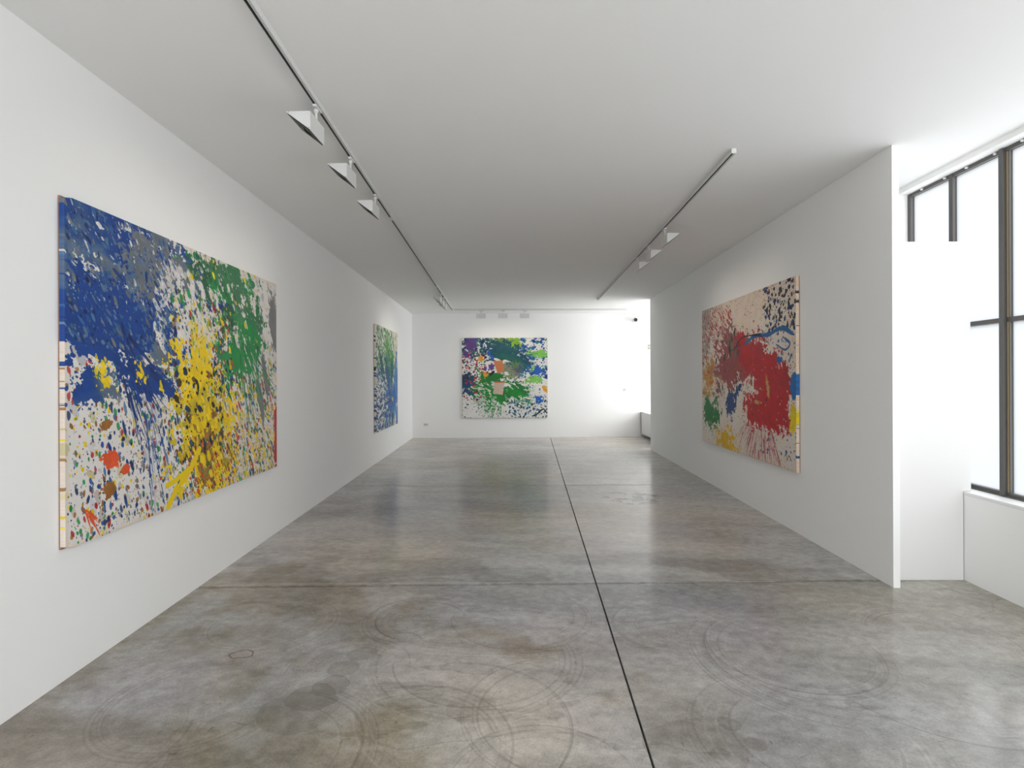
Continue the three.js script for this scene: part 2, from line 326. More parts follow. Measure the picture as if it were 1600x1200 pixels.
// ------------------------------------------------------------------ paintings: poured and splattered paint on canvas
function paintCanvas(W, H, ground, steps) {
  const cv = document.createElement('canvas'); cv.width = W; cv.height = H;
  const ctx = cv.getContext('2d'), asp = W / H;
  const css = (c, a = 1) => `rgba(${c[0] | 0},${c[1] | 0},${c[2] | 0},${a})`;
  { // primed canvas, faint weave and blotches
    const im = ctx.createImageData(W, H), d = im.data;
    for (let j = 0; j < H; j++) for (let i = 0; i < W; i++) {
      const k = (j * W + i) * 4, v = (fbm(i / W * 5 * asp, j / H * 5, 3) - 0.5) * 18 + (noise(i * 0.9, j * 0.9) - 0.5) * 14, e = Math.min(i, W - i, j, H - j) / H, ex = smooth(0.02, 0, e + (noise(i * 0.05, j * 0.05) - 0.5) * 0.01) * 10;
      d[k] = ground[0] + v - ex * 0.2; d[k + 1] = ground[1] + v - ex; d[k + 2] = ground[2] + v - ex * 1.8; d[k + 3] = 255;
    }
    ctx.putImageData(im, 0, 0);
  }
  // one torn mass of paint: ellipses [u, v, ru, rv, turn] joined, edges frayed by noise stretched along dir
  function mass({ c, c2, e, dir = 0, stretch = 1, rag = 0.7, fine = 0.5, holes = 0, mixAt = 0.55, shift = 0, alpha = 1 }) {
    const im = ctx.getImageData(0, 0, W, H), d = im.data, cd = Math.cos(dir), sd = Math.sin(dir);
    const pre = e.map(([u, v, ru, rv, t = 0]) => [u * asp, v, ru * asp, rv, Math.cos(t), Math.sin(t)]);
    let i0 = W, i1 = 0, j0 = H, j1 = 0;
    for (const [u, v, ru, rv] of pre) { const m = Math.max(ru, rv) * 1.9; i0 = Math.min(i0, (u - m) * H); i1 = Math.max(i1, (u + m) * H); j0 = Math.min(j0, (v - m) * H); j1 = Math.max(j1, (v + m) * H); }
    i0 = Math.max(0, i0 | 0); i1 = Math.min(W, i1 | 0); j0 = Math.max(0, j0 | 0); j1 = Math.min(H, j1 | 0);
    for (let j = j0; j < j1; j++) for (let i = i0; i < i1; i++) {
      const x = i / H, y = j / H;
      let f = -9;
      for (const [u, v, ru, rv, ct, sn] of pre) { const dx = x - u, dy = y - v, a = (dx * ct + dy * sn) / ru, b = (dy * ct - dx * sn) / rv, q = 1 - Math.sqrt(a * a + b * b); if (q > f) f = q; }
      if (f < -0.75) continue;
      const p = (x * cd + y * sd) / stretch, r = y * cd - x * sd;
      const n1 = fbm(p * 9 + shift, r * 9 + shift * 1.7, 3) - 0.5, n2 = fbm(p * 46 + shift, r * 46, 3) - 0.5, n3 = noise(p * 170, r * 170 + shift) - 0.5;
      const g = f + n1 * rag * 2.8 + n2 * fine * 3.0 + n3 * fine * 0.9 - (holes ? smooth(0.56, 0.75, fbm(p * 24 + 60 + shift, r * 24, 3)) * holes : 0);
      const a = smooth(-0.03, 0.05, g) * alpha;
      if (a <= 0) continue;
      let m = c2 ? smooth(mixAt - 0.12, mixAt + 0.12, fbm(p * 7 + 33 + shift, r * 7 + 12, 4)) : 0;
      const sh = (fbm(p * 30 + 9, r * 30 + 4 + shift, 3) - 0.5) * 30 + n3 * 14, k = (j * W + i) * 4;
      for (let q = 0; q < 3; q++) { const t = (c2 ? c[q] + (c2[q] - c[q]) * m : c[q]); d[k + q] = clamp(d[k + q] * (1 - a) + (t + sh * (0.25 + t / 255)) * a, 0, 255); }
    }
    ctx.putImageData(im, 0, 0);
  }
  // a spatter of drops in a box, drawn out along dir
  function drops({ c, n, u = [0, 1], v = [0, 1], size = [0.002, 0.008], dir = 0, jitter = 0.5, long = 2.5, from, mid }) {
    for (let k = 0; k < n; k++) {
      let x, y;
      if (mid) { x = (mid[0] + gauss() * mid[2]) * W; y = (mid[1] + gauss() * mid[3]) * H; } else { x = range(u[0], u[1]) * W; y = range(v[0], v[1]) * H; }
      let a = dir + gauss() * jitter;
      if (from) a = Math.atan2(y - from[1] * H, x - from[0] * W) + gauss() * jitter * 0.5;
      const r = (size[0] + (size[1] - size[0]) * rnd() ** 2.6) * H, l = r * (1 + (long - 1) * rnd() ** 1.5), col = Array.isArray(c[0]) ? c[Math.floor(rnd() * c.length)] : c, s = range(-18, 18);
      ctx.fillStyle = css([clamp(col[0] + s, 0, 255), clamp(col[1] + s, 0, 255), clamp(col[2] + s, 0, 255)], range(0.75, 1));
      ctx.save(); ctx.translate(x, y); ctx.rotate(a); ctx.beginPath();
      for (let q = 0; q <= 14; q++) { const t = q / 14 * 6.2832, w = 0.75 + 0.5 * rnd(); ctx.lineTo(Math.cos(t) * l * w, Math.sin(t) * r * (0.8 + 0.3 * w)); }
      ctx.fill(); ctx.restore();
    }
  }
  // thrown streaks leaving a point
  function streaks({ c, n, at, len = [0.05, 0.2], reach = [0, 0.2], dir = 0, fan = 6.28, width = [0.001, 0.004] }) {
    for (let k = 0; k < n; k++) {
      const a = dir + (rnd() - 0.5) * fan, r0 = range(...reach) * H, l = range(...len) * H, x = at[0] * W + Math.cos(a) * r0, y = at[1] * H + Math.sin(a) * r0, w = range(...width) * H, col = Array.isArray(c[0]) ? c[Math.floor(rnd() * c.length)] : c;
      ctx.strokeStyle = css(col, range(0.55, 1)); ctx.lineCap = 'round';
      const b = gauss() * 0.12; let px = x, py = y;
      for (let q = 1; q <= 6; q++) { const t = q / 6, aa = a + b * t, nx = x + Math.cos(aa) * l * t, ny = y + Math.sin(aa) * l * t; if (rnd() < 0.85) { ctx.lineWidth = w * (1.3 - t) * range(0.5, 1.4); ctx.beginPath(); ctx.moveTo(px, py); ctx.lineTo(nx, ny); ctx.stroke(); } px = nx; py = ny; }
    }
  }
  // a wandering pour line through points
  function pour({ c, p, w = 0.008, n = 1, wob = 0.01, a = 1 }) {
    for (let m = 0; m < n; m++) {
      const cr = new THREE.CatmullRomCurve3(p.map(([x, y]) => new THREE.Vector3((x + gauss() * wob) * W, (y + gauss() * wob) * H, 0))), s = cr.getPoints(60);
      for (let k = 1; k < s.length; k++) { ctx.strokeStyle = css(c, a); ctx.lineCap = 'round'; ctx.lineWidth = w * H * range(0.4, 1.5); ctx.beginPath(); ctx.moveTo(s[k - 1].x, s[k - 1].y); ctx.lineTo(s[k].x, s[k].y); ctx.stroke(); }
    }
  }
  const tools = { mass, drops, streaks, pour };
  for (const [kind, o] of steps) tools[kind](o);
  const t = new THREE.CanvasTexture(cv);
  t.colorSpace = THREE.SRGBColorSpace;
  return t;
}
const BLUE = [18, 64, 138], DBLUE = [14, 38, 92], SKYB = [60, 104, 150], GREY = [124, 124, 124], GREEN = [30, 138, 70], DGREEN = [42, 92, 66], YEL = [240, 205, 10], RED = [176, 38, 44], ORANGE = [222, 84, 40], BROWN = [150, 98, 40], BLACK = [24, 22, 22], WHITE = [218, 214, 210], PINK = [200, 120, 110];
const MIXED = [BLUE, DBLUE, GREEN, YEL, RED, BROWN, GREY];
const texLong = paintCanvas(1536, 1038, [226, 221, 216], [
  ['drops', { c: [[200, 190, 180], [206, 196, 150], [190, 190, 196]], n: 700, size: [0.003, 0.016], long: 3, dir: 1.0 }],
  ['drops', { c: MIXED, n: 1500, u: [0, 0.45], v: [0.45, 1], size: [0.0012, 0.007], dir: 1.35, long: 2.6 }],
  ['drops', { c: [BLUE, DBLUE, SKYB], n: 260, u: [0.1, 0.45], v: [0.5, 0.98], size: [0.0015, 0.007], dir: 1.3, jitter: 0.2, long: 5 }],
  ['drops', { c: [BLUE, GREEN, YEL, RED, DGREEN, GREY], n: 1700, u: [0.55, 1], v: [0.42, 1], size: [0.0015, 0.009], dir: 1.0, jitter: 0.3, long: 4 }],
  ['drops', { c: [YEL, [226, 200, 120], [220, 190, 160]], n: 700, u: [0.6, 1], v: [0.65, 1], size: [0.002, 0.01], dir: 1, long: 2 }],
  ['drops', { c: [DBLUE, BLUE, GREEN, YEL, BLACK], n: 900, u: [0.3, 0.72], v: [0.15, 0.6], size: [0.0015, 0.008], dir: 1.1, long: 2.8 }],
  ['mass', { c: GREY, e: [[0.98, 0.24, 0.05, 0.22, -0.25], [0.9, 0.5, 0.02, 0.12, -0.3], [0.86, 0.62, 0.018, 0.14, -0.3]], dir: 1.2, stretch: 3, rag: 0.4, fine: 0.25, shift: 3 }],
  ['mass', { c: GREEN, c2: [66, 118, 86], mixAt: 0.6, e: [[0.7, 0.2, 0.16, 0.19, 0.3], [0.58, 0.07, 0.16, 0.08], [0.8, 0.3, 0.08, 0.16], [0.68, 0.36, 0.07, 0.2, 0.4]], dir: 0.9, stretch: 1.8, rag: 0.5, fine: 0.55, holes: 0.9, shift: 7 }],
  ['mass', { c: DGREEN, e: [[0.45, 0.12, 0.1, 0.09], [0.6, 0.3, 0.05, 0.12, 0.5]], dir: 0.8, stretch: 2, rag: 0.6, fine: 0.7, shift: 17 }],
  ['streaks', { c: [GREEN, DGREEN, [70, 150, 90]], n: 60, at: [0.7, 0.25], dir: 1.0, fan: 0.9, len: [0.1, 0.3], reach: [0.1, 0.4], width: [0.002, 0.009] }],
  ['mass', { c: BLUE, c2: [96, 112, 132], mixAt: 0.56, e: [[0.1, 0.28, 0.17, 0.26], [0.2, 0.1, 0.24, 0.14], [0.24, 0.3, 0.14, 0.2], [0.03, 0.1, 0.1, 0.2]], dir: 0.4, stretch: 1.5, rag: 0.45, fine: 0.5, holes: 0.35, shift: 1 }],
  ['mass', { c: [108, 114, 122], c2: SKYB, mixAt: 0.62, e: [[0.24, 0.16, 0.13, 0.14], [0.3, 0.38, 0.05, 0.1]], dir: 0.5, stretch: 1.6, rag: 0.5, fine: 0.75, holes: 0.6, shift: 21 }],
  ['mass', { c: BLUE, e: [[0.12, 0.34, 0.14, 0.13], [0.24, 0.52, 0.09, 0.06, 0.25]], dir: 0.5, stretch: 2, rag: 0.45, fine: 0.5, shift: 11 }],
  ['streaks', { c: [BLUE, DBLUE], n: 70, at: [0.12, 0.32], dir: 0.9, fan: 0.7, len: [0.08, 0.2], reach: [0.1, 0.32], width: [0.002, 0.007] }],
  ['streaks', { c: [BLUE, SKYB], n: 45, at: [0.22, 0.45], dir: 1.3, fan: 0.35, len: [0.06, 0.18], reach: [0.15, 0.45], width: [0.001, 0.005] }],
  ['drops', { c: WHITE, n: 260, u: [0.28, 0.5], v: [0.1, 0.4], size: [0.003, 0.016], dir: 0.9, long: 3.5, jitter: 0.35 }],
  ['mass', { c: WHITE, e: [[0.42, 0.25, 0.045, 0.11, -0.5], [0.5, 0.35, 0.06, 0.1]], dir: 1, stretch: 2, rag: 0.8, fine: 0.9, shift: 31 }],
  ['drops', { c: [BLUE, DBLUE, GREEN, YEL, RED, BROWN], n: 360, u: [0.34, 0.66], v: [0.18, 0.5], size: [0.002, 0.011], dir: 1.1, long: 3 }],
  ['mass', { c: YEL, c2: [180, 165, 30], mixAt: 0.64, e: [[0.45, 0.6, 0.1, 0.17], [0.52, 0.78, 0.13, 0.2], [0.4, 0.5, 0.05, 0.1], [0.56, 0.92, 0.07, 0.1]], dir: 1.1, stretch: 1.6, rag: 0.5, fine: 0.75, holes: 0.75, shift: 5 }],
  ['drops', { c: [GREY, SKYB, [110, 130, 150], DBLUE, [40, 90, 150]], n: 1300, u: [0, 0.36], v: [0, 0.42], size: [0.001, 0.006], dir: 0.9, jitter: 0.4, long: 4 }],
  ['drops', { c: [WHITE], n: 160, u: [0, 0.4], v: [0, 0.3], size: [0.001, 0.004], dir: 0.9, jitter: 0.4, long: 4 }],
  ['drops', { c: [[60, 160, 90], DGREEN, [120, 150, 120], WHITE, YEL], n: 420, u: [0.42, 0.86], v: [0, 0.4], size: [0.0015, 0.008], dir: 1, long: 3 }],
  ['streaks', { c: YEL, n: 46, at: [0.46, 0.55], dir: -1.35, fan: 0.9, len: [0.06, 0.2], reach: [0.02, 0.2], width: [0.003, 0.01] }],
  ['mass', { c: [150, 120, 50], c2: [176, 92, 70], e: [[0.5, 0.8, 0.05, 0.13]], dir: 1, stretch: 2, rag: 0.6, fine: 0.9, shift: 41 }],
  ['drops', { c: [RED, ORANGE, BROWN, [120, 70, 60], GREEN], n: 420, u: [0.42, 0.7], v: [0.75, 0.98], size: [0.0015, 0.008], dir: 1.1, long: 3 }],
  ['drops', { c: [BLACK, [70, 60, 40], DBLUE, BROWN], n: 240, u: [0.36, 0.6], v: [0.48, 0.85], size: [0.002, 0.014], dir: 0.9, long: 2.4 }],
  ['drops', { c: [YEL], n: 200, mid: [0.5, 0.7, 0.14, 0.2], size: [0.002, 0.013], dir: 1.1, long: 3 }],
  ['pour', { c: YEL, p: [[0.47, 0.8], [0.42, 0.88], [0.36, 0.94], [0.325, 0.99]], w: 0.02, n: 2, wob: 0.004 }],
  ['pour', { c: YEL, p: [[0.42, 0.87], [0.36, 0.9], [0.32, 0.91]], w: 0.016, wob: 0.003 }],
  ['drops', { c: YEL, n: 44, mid: [0.1, 0.5, 0.03, 0.05], size: [0.002, 0.009], dir: 1, long: 3 }],
  ['drops', { c: YEL, n: 26, mid: [0.22, 0.49, 0.03, 0.04], size: [0.002, 0.009], dir: 1, long: 3 }],
  ['mass', { c: ORANGE, e: [[0.13, 0.77, 0.028, 0.028], [0.17, 0.81, 0.014, 0.015]], rag: 0.5, fine: 0.3, shift: 61 }],
  ['mass', { c: BROWN, e: [[0.12, 0.86, 0.024, 0.03], [0.11, 0.66, 0.018, 0.018]], rag: 0.6, fine: 0.3, shift: 71 }],
  ['streaks', { c: ORANGE, n: 12, at: [0.05, 0.9], dir: 1.0, fan: 0.7, len: [0.03, 0.09], reach: [0, 0.05], width: [0.004, 0.009] }],
  ['mass', { c: [190, 50, 50], e: [[0.99, 0.82, 0.016, 0.16]], rag: 0.3, fine: 0.3, shift: 81 }],
  ['streaks', { c: [[190, 60, 56], PINK], n: 40, at: [0.94, 0.6], dir: 1.2, fan: 0.3, len: [0.05, 0.14], reach: [-0.1, 0.25], width: [0.001, 0.004] }],
]);
const texSquare = paintCanvas(1024, 960, [226, 223, 218], [
  ['drops', { c: [[40, 90, 120], [30, 120, 80], DBLUE, [150, 170, 160]], n: 1300, size: [0.002, 0.009], long: 1.8, dir: 0.8, jitter: 1 }],
  ['drops', { c: [RED, [150, 30, 60], DBLUE, GREEN], n: 360, u: [0, 0.28], v: [0.15, 0.6], size: [0.003, 0.014], long: 1.4 }],
  ['drops', { c: [[26, 84, 160], BLUE, [24, 110, 130]], n: 260, u: [0.66, 1], v: [0, 0.5], size: [0.004, 0.022], long: 1.5 }],
  ['drops', { c: [[30, 80, 110], DBLUE, [30, 110, 90]], n: 300, u: [0, 0.4], v: [0, 0.22], size: [0.004, 0.018], long: 1.5 }],
  ['mass', { c: [92, 66, 128], e: [[0.1, 0.1, 0.07, 0.12], [0.05, 0.2, 0.05, 0.05]], rag: 0.5, fine: 0.5, shift: 2 }],
  ['mass', { c: [104, 132, 60], c2: [60, 100, 70], e: [[0.45, 0.07, 0.14, 0.1]], rag: 0.6, fine: 0.5, shift: 4 }],
  ['mass', { c: [126, 172, 40], e: [[0.6, 0.05, 0.08, 0.08]], rag: 0.6, fine: 0.6, shift: 6 }],
  ['mass', { c: [124, 190, 84], e: [[0.85, 0.53, 0.1, 0.055], [0.9, 0.2, 0.13, 0.04], [0.82, 0.38, 0.06, 0.05]], rag: 0.7, fine: 0.5, shift: 8 }],
  ['mass', { c: [30, 88, 176], e: [[0.36, 0.2, 0.08, 0.06], [0.72, 0.36, 0.12, 0.07], [0.88, 0.4, 0.05, 0.05]], rag: 0.6, fine: 0.5, shift: 10 }],
  ['mass', { c: [16, 74, 92], c2: [24, 96, 84], e: [[0.5, 0.18, 0.18, 0.11, 0.3], [0.62, 0.26, 0.16, 0.1, 0.5]], dir: 0.3, stretch: 1.8, rag: 0.55, fine: 0.6, shift: 12 }],
  ['streaks', { c: [16, 70, 96], n: 34, at: [0.6, 0.22], dir: 0.1, fan: 1.1, len: [0.06, 0.16], reach: [0.08, 0.2], width: [0.004, 0.012] }],
  ['mass', { c: [110, 128, 84], c2: [96, 84, 104], e: [[0.6, 0.42, 0.14, 0.09]], rag: 0.8, fine: 0.8, alpha: 0.8, shift: 14 }],
  ['mass', { c: [22, 66, 110], c2: [20, 50, 70], e: [[0.03, 0.6, 0.09, 0.13], [0.1, 0.68, 0.06, 0.08]], rag: 0.6, fine: 0.6, shift: 16 }],
  ['mass', { c: [20, 134, 44], c2: [30, 116, 50], e: [[0.42, 0.68, 0.24, 0.16, 0.1], [0.6, 0.68, 0.16, 0.12], [0.3, 0.6, 0.14, 0.12, 0.6], [0.36, 0.52, 0.1, 0.08]], dir: 0.5, stretch: 2.2, rag: 0.45, fine: 0.5, shift: 18 }],
  ['streaks', { c: [28, 128, 52], n: 70, at: [0.46, 0.68], dir: 2.6, fan: 2.0, len: [0.1, 0.22], reach: [0.12, 0.26], width: [0.003, 0.011] }],
  ['streaks', { c: [28, 130, 56], n: 30, at: [0.55, 0.72], dir: 0.2, fan: 1.6, len: [0.06, 0.16], reach: [0.12, 0.24], width: [0.003, 0.012] }],
  ['drops', { c: [214, 211, 206], n: 120, u: [0.16, 0.4], v: [0.55, 0.88], size: [0.003, 0.01], dir: 0.5, jitter: 0.2, long: 6 }],
  ['mass', { c: [26, 92, 186], e: [[0.9, 0.76, 0.045, 0.045]], rag: 0.6, fine: 0.6, shift: 20 }],
  ['mass', { c: [222, 160, 50], e: [[0.97, 0.64, 0.03, 0.06, -0.6], [0.22, 0.25, 0.03, 0.03], [0.28, 0.45, 0.028, 0.03]], rag: 0.5, fine: 0.3, shift: 22 }],
  ['mass', { c: [98, 66, 140], e: [[0.345, 0.355, 0.035, 0.045], [0.27, 0.38, 0.02, 0.03]], rag: 0.4, fine: 0.3, shift: 24 }],
  ['pour', { c: BLACK, p: [[0.33, 0.46], [0.37, 0.42]], w: 0.02, wob: 0 }],
  ['pour', { c: [60, 60, 60], p: [[0.28, 0.28], [0.34, 0.275], [0.4, 0.29]], w: 0.012, wob: 0.004 }],
  ['pour', { c: BLACK, p: [[0.82, 0.98], [0.87, 0.955], [0.9, 0.93], [0.95, 0.89], [0.99, 0.94]], w: 0.014, wob: 0.004 }],
  ['drops', { c: [[150, 30, 50], RED], n: 60, u: [0, 0.3], v: [0.2, 0.8], size: [0.004, 0.016], long: 1.4 }],
  ['drops', { c: [[30, 90, 90], [20, 80, 130]], n: 160, u: [0.55, 1], v: [0.78, 1], size: [0.003, 0.014], long: 2, dir: 2 }],
]);
const texRed = paintCanvas(1400, 952, [222, 210, 198], [
  ['mass', { c: [226, 202, 180], e: [[0.6, 0.04, 0.5, 0.12], [0.97, 0.3, 0.06, 0.4]], rag: 0.7, fine: 0.5, alpha: 0.6, shift: 1 }],
  ['mass', { c: [150, 138, 130], e: [[0.03, 0.12, 0.12, 0.24]], rag: 0.9, fine: 0.8, alpha: 0.7, shift: 2 }],
  ['drops', { c: [[150, 130, 120], [170, 150, 130], [120, 110, 110], [170, 120, 110]], n: 1500, size: [0.001, 0.005], long: 2 }],
  ['drops', { c: [BLACK, [50, 44, 40], DBLUE], n: 420, u: [0.74, 1], v: [0, 0.27], size: [0.0015, 0.011], long: 1.6, jitter: 2 }],
  ['drops', { c: [[40, 100, 150], [30, 80, 130], [90, 130, 160]], n: 330, u: [0.7, 1], v: [0.24, 0.95], size: [0.0015, 0.009], long: 2, jitter: 2 }],
  ['drops', { c: [RED, [150, 50, 50]], n: 520, u: [0, 0.42], v: [0.02, 0.42], size: [0.0015, 0.008], dir: 0.8, jitter: 0.3, long: 5 }],
  ['streaks', { c: [[150, 60, 58], [140, 84, 78]], n: 150, at: [0.38, 0.34], dir: -2.4, fan: 1.0, len: [0.05, 0.16], reach: [0.05, 0.4], width: [0.001, 0.005] }],
  ['streaks', { c: [RED, [160, 60, 60]], n: 170, at: [0.72, 0.6], dir: 1.75, fan: 1.5, len: [0.05, 0.18], reach: [0.2, 0.42], width: [0.001, 0.006] }],
  ['mass', { c: [196, 140, 50], c2: [176, 120, 80], e: [[0.1, 0.52, 0.14, 0.11]], rag: 0.8, fine: 0.9, alpha: 0.85, shift: 3 }],
  ['drops', { c: [[200, 160, 60], [190, 120, 50], ORANGE], n: 260, mid: [0.14, 0.5, 0.1, 0.1], size: [0.002, 0.008] }],
  ['mass', { c: [34, 118, 56], e: [[0.12, 0.77, 0.11, 0.1]], rag: 0.6, fine: 0.8, shift: 4 }],
  ['mass', { c: [222, 176, 10], e: [[0.36, 0.93, 0.13, 0.08], [0.4, 0.98, 0.1, 0.05]], rag: 0.6, fine: 0.7, shift: 5 }],
  ['mass', { c: [150, 70, 70], c2: [138, 96, 88], e: [[0.42, 0.36, 0.18, 0.16, 0.4], [0.36, 0.5, 0.16, 0.1], [0.54, 0.42, 0.12, 0.14]], dir: 0.6, stretch: 1.6, rag: 0.5, fine: 0.5, shift: 6 }],
  ['mass', { c: [184, 30, 38], c2: [166, 44, 48], mixAt: 0.62, e: [[0.74, 0.5, 0.22, 0.16, 0.75], [0.86, 0.6, 0.1, 0.2], [0.74, 0.7, 0.17, 0.12], [0.58, 0.38, 0.15, 0.1, 0.6]], dir: 0.7, stretch: 1.4, rag: 0.22, fine: 0.3, shift: 7 }],
  ['mass', { c: [30, 66, 120], e: [[0.4, 0.68, 0.05, 0.08, 0.5], [0.46, 0.62, 0.06, 0.025, -0.6]], rag: 0.5, fine: 0.6, shift: 8 }],
  ['mass', { c: [200, 150, 90], e: [[0.78, 0.58, 0.012, 0.06, -0.3], [0.68, 0.66, 0.03, 0.01]], rag: 0.5, fine: 0.5, shift: 9 }],
  ['pour', { c: [36, 96, 150], p: [[0.56, 0.31], [0.66, 0.27], [0.78, 0.275], [0.9, 0.25], [0.97, 0.29]], w: 0.009, n: 4, wob: 0.014 }],
  ['pour', { c: [40, 100, 150], p: [[0.86, 0.34], [0.92, 0.37], [0.95, 0.33], [0.9, 0.3]], w: 0.008, n: 2, wob: 0.02 }],
  ['pour', { c: BLACK, p: [[0.44, 0.34], [0.52, 0.27], [0.62, 0.26], [0.72, 0.27]], w: 0.006, n: 2, wob: 0.012 }],
  ['streaks', { c: [[60, 50, 50], [96, 84, 80]], n: 40, at: [0.48, 0.32], dir: 0, fan: 6.28, len: [0.04, 0.12], reach: [0, 0.04], width: [0.002, 0.009] }],
  ['drops', { c: [[30, 50, 40], BLACK, [40, 80, 60]], n: 34, u: [0.2, 0.5], v: [0.2, 0.62], size: [0.004, 0.018], dir: 1.5, long: 3 }],
  ['drops', { c: [[110, 140, 170], [200, 160, 110], [120, 60, 60], BLACK], n: 140, u: [0.5, 0.94], v: [0.4, 0.78], size: [0.002, 0.007], long: 2 }],
  ['mass', { c: [36, 104, 170], e: [[0.985, 0.55, 0.02, 0.08], [0.88, 0.42, 0.03, 0.02]], rag: 0.4, fine: 0.3, shift: 10 }],
  ['mass', { c: [226, 200, 20], e: [[0.975, 0.74, 0.022, 0.07]], rag: 0.4, fine: 0.4, shift: 11 }],
  ['pour', { c: [40, 36, 40], p: [[0.915, 0.935], [0.925, 0.915], [0.93, 0.95], [0.945, 0.925], [0.965, 0.945]], w: 0.004, wob: 0.002 }],
]);
const texBlue = paintCanvas(1024, 940, [224, 221, 214], [
  ['mass', { c: [214, 204, 172], e: [[0.9, 0.1, 0.2, 0.2]], rag: 0.5, fine: 0.4, alpha: 0.5, shift: 1 }],
  ['drops', { c: [[60, 110, 90], [40, 110, 60], [60, 120, 160], [90, 130, 110]], n: 900, size: [0.002, 0.011], dir: 0.9, jitter: 0.3, long: 4, from: [0.7, 0.7] }],
  ['drops', { c: [[46, 132, 60], [90, 160, 70], [40, 100, 60]], n: 900, u: [0.05, 0.8], v: [0, 0.5], size: [0.002, 0.014], dir: 0.9, jitter: 0.3, long: 4 }],
  ['drops', { c: [[30, 80, 140], [50, 110, 170], [24, 60, 110]], n: 800, u: [0, 0.75], v: [0.4, 1], size: [0.002, 0.014], long: 5, jitter: 0.4, from: [0.78, 0.7] }],
  ['mass', { c: [90, 158, 74], c2: [60, 130, 70], e: [[0.66, 0.38, 0.16, 0.18, 0.3], [0.5, 0.25, 0.12, 0.12, 0.6]], dir: 1.1, stretch: 2, rag: 0.8, fine: 0.9, shift: 2 }],
  ['mass', { c: [34, 90, 100], e: [[0.5, 0.5, 0.1, 0.2, -0.5], [0.68, 0.5, 0.05, 0.16], [0.25, 0.36, 0.05, 0.16, -0.6]], dir: 1.0, stretch: 3, rag: 0.6, fine: 0.7, shift: 3 }],
  ['mass', { c: [42, 104, 178], c2: [80, 130, 180], e: [[0.82, 0.72, 0.2, 0.18], [0.92, 0.6, 0.12, 0.2], [0.92, 0.36, 0.025, 0.14], [0.97, 0.9, 0.06, 0.14]], dir: 1.2, stretch: 1.6, rag: 0.5, fine: 0.6, shift: 4 }],
  ['streaks', { c: [[40, 100, 170], [30, 70, 120], [70, 130, 180]], n: 160, at: [0.78, 0.7], dir: 2.9, fan: 2.6, len: [0.1, 0.3], reach: [0.12, 0.4], width: [0.003, 0.012] }],
  ['streaks', { c: [[110, 120, 40], [40, 90, 60], [30, 60, 100]], n: 16, at: [0.76, 0.78], dir: 1.8, fan: 0.5, len: [0.1, 0.26], reach: [0.06, 0.14], width: [0.006, 0.018] }],
  ['mass', { c: [196, 176, 20], e: [[0.74, 0.715, 0.05, 0.022]], rag: 0.3, fine: 0.3, shift: 5 }],
  ['mass', { c: RED, e: [[0.58, 0.755, 0.025, 0.025], [0.48, 0.69, 0.03, 0.016]], rag: 0.6, fine: 0.3, shift: 6 }],
  ['drops', { c: [BLACK, DBLUE, [30, 60, 40]], n: 60, u: [0, 0.06], v: [0, 1], size: [0.004, 0.014], long: 1.6 }],
]);

// a stretched canvas; its frame is x along the wall, y up, z out of the wall
function painting(label, w, h, tex, matrixAt, cut = 0, depth = 0.035) {
  const o = thing('painting', label, 'painting');
  const r = 0.006, X = w / 2, Y = h / 2, s = new THREE.Shape();
  if (cut) { s.moveTo(-X, -Y + 0.02); s.lineTo(-X + 0.008, -Y + 0.014); s.lineTo(-X + 0.06, -Y); } else { s.moveTo(-X, -Y + r); s.quadraticCurveTo(-X, -Y, -X + r, -Y); }
  s.lineTo(X - r, -Y); s.quadraticCurveTo(X, -Y, X, -Y + r); s.lineTo(X, Y - r); s.quadraticCurveTo(X, Y, X - r, Y);
  if (cut) { s.lineTo(-X + 0.06, Y); s.lineTo(-X + 0.008, Y - 0.014); s.lineTo(-X, Y - 0.02); } else { s.lineTo(-X + r, Y); s.quadraticCurveTo(-X, Y, -X, Y - r); }
  const cd = depth - 0.012, g = new THREE.ExtrudeGeometry(s, { depth: cd - 0.005, bevelEnabled: true, bevelThickness: 0.005, bevelSize: 0.004, bevelOffset: -0.004, bevelSegments: 2, curveSegments: 3 });
  g.translate(0, 0, 0.012);
  const p = g.attributes.position, uv = g.attributes.uv;
  for (let i = 0; i < p.count; i++) uv.setXY(i, (p.getX(i) + X) / w, (p.getY(i) + Y) / h);
  const m = new THREE.MeshStandardMaterial({ name: 'painted_canvas', map: tex, roughness: 0.62, bumpMap: tex, bumpScale: 0.0012 });
  add('canvas', g, m, o);
  const b = 0.05, e = 0.004;
  for (const q of [[-X + e, -X + e + b, -Y + e, Y - e], [X - e - b, X - e, -Y + e, Y - e], [-X + e + b, X - e - b, -Y + e, -Y + e + b], [-X + e + b, X - e - b, Y - e - b, Y - e]]) add('stretcher_bar', box(q[0], q[1], q[2], q[3], 0.001, 0.012), M.wood, o);
  matrixAt(o);
  return o;
}
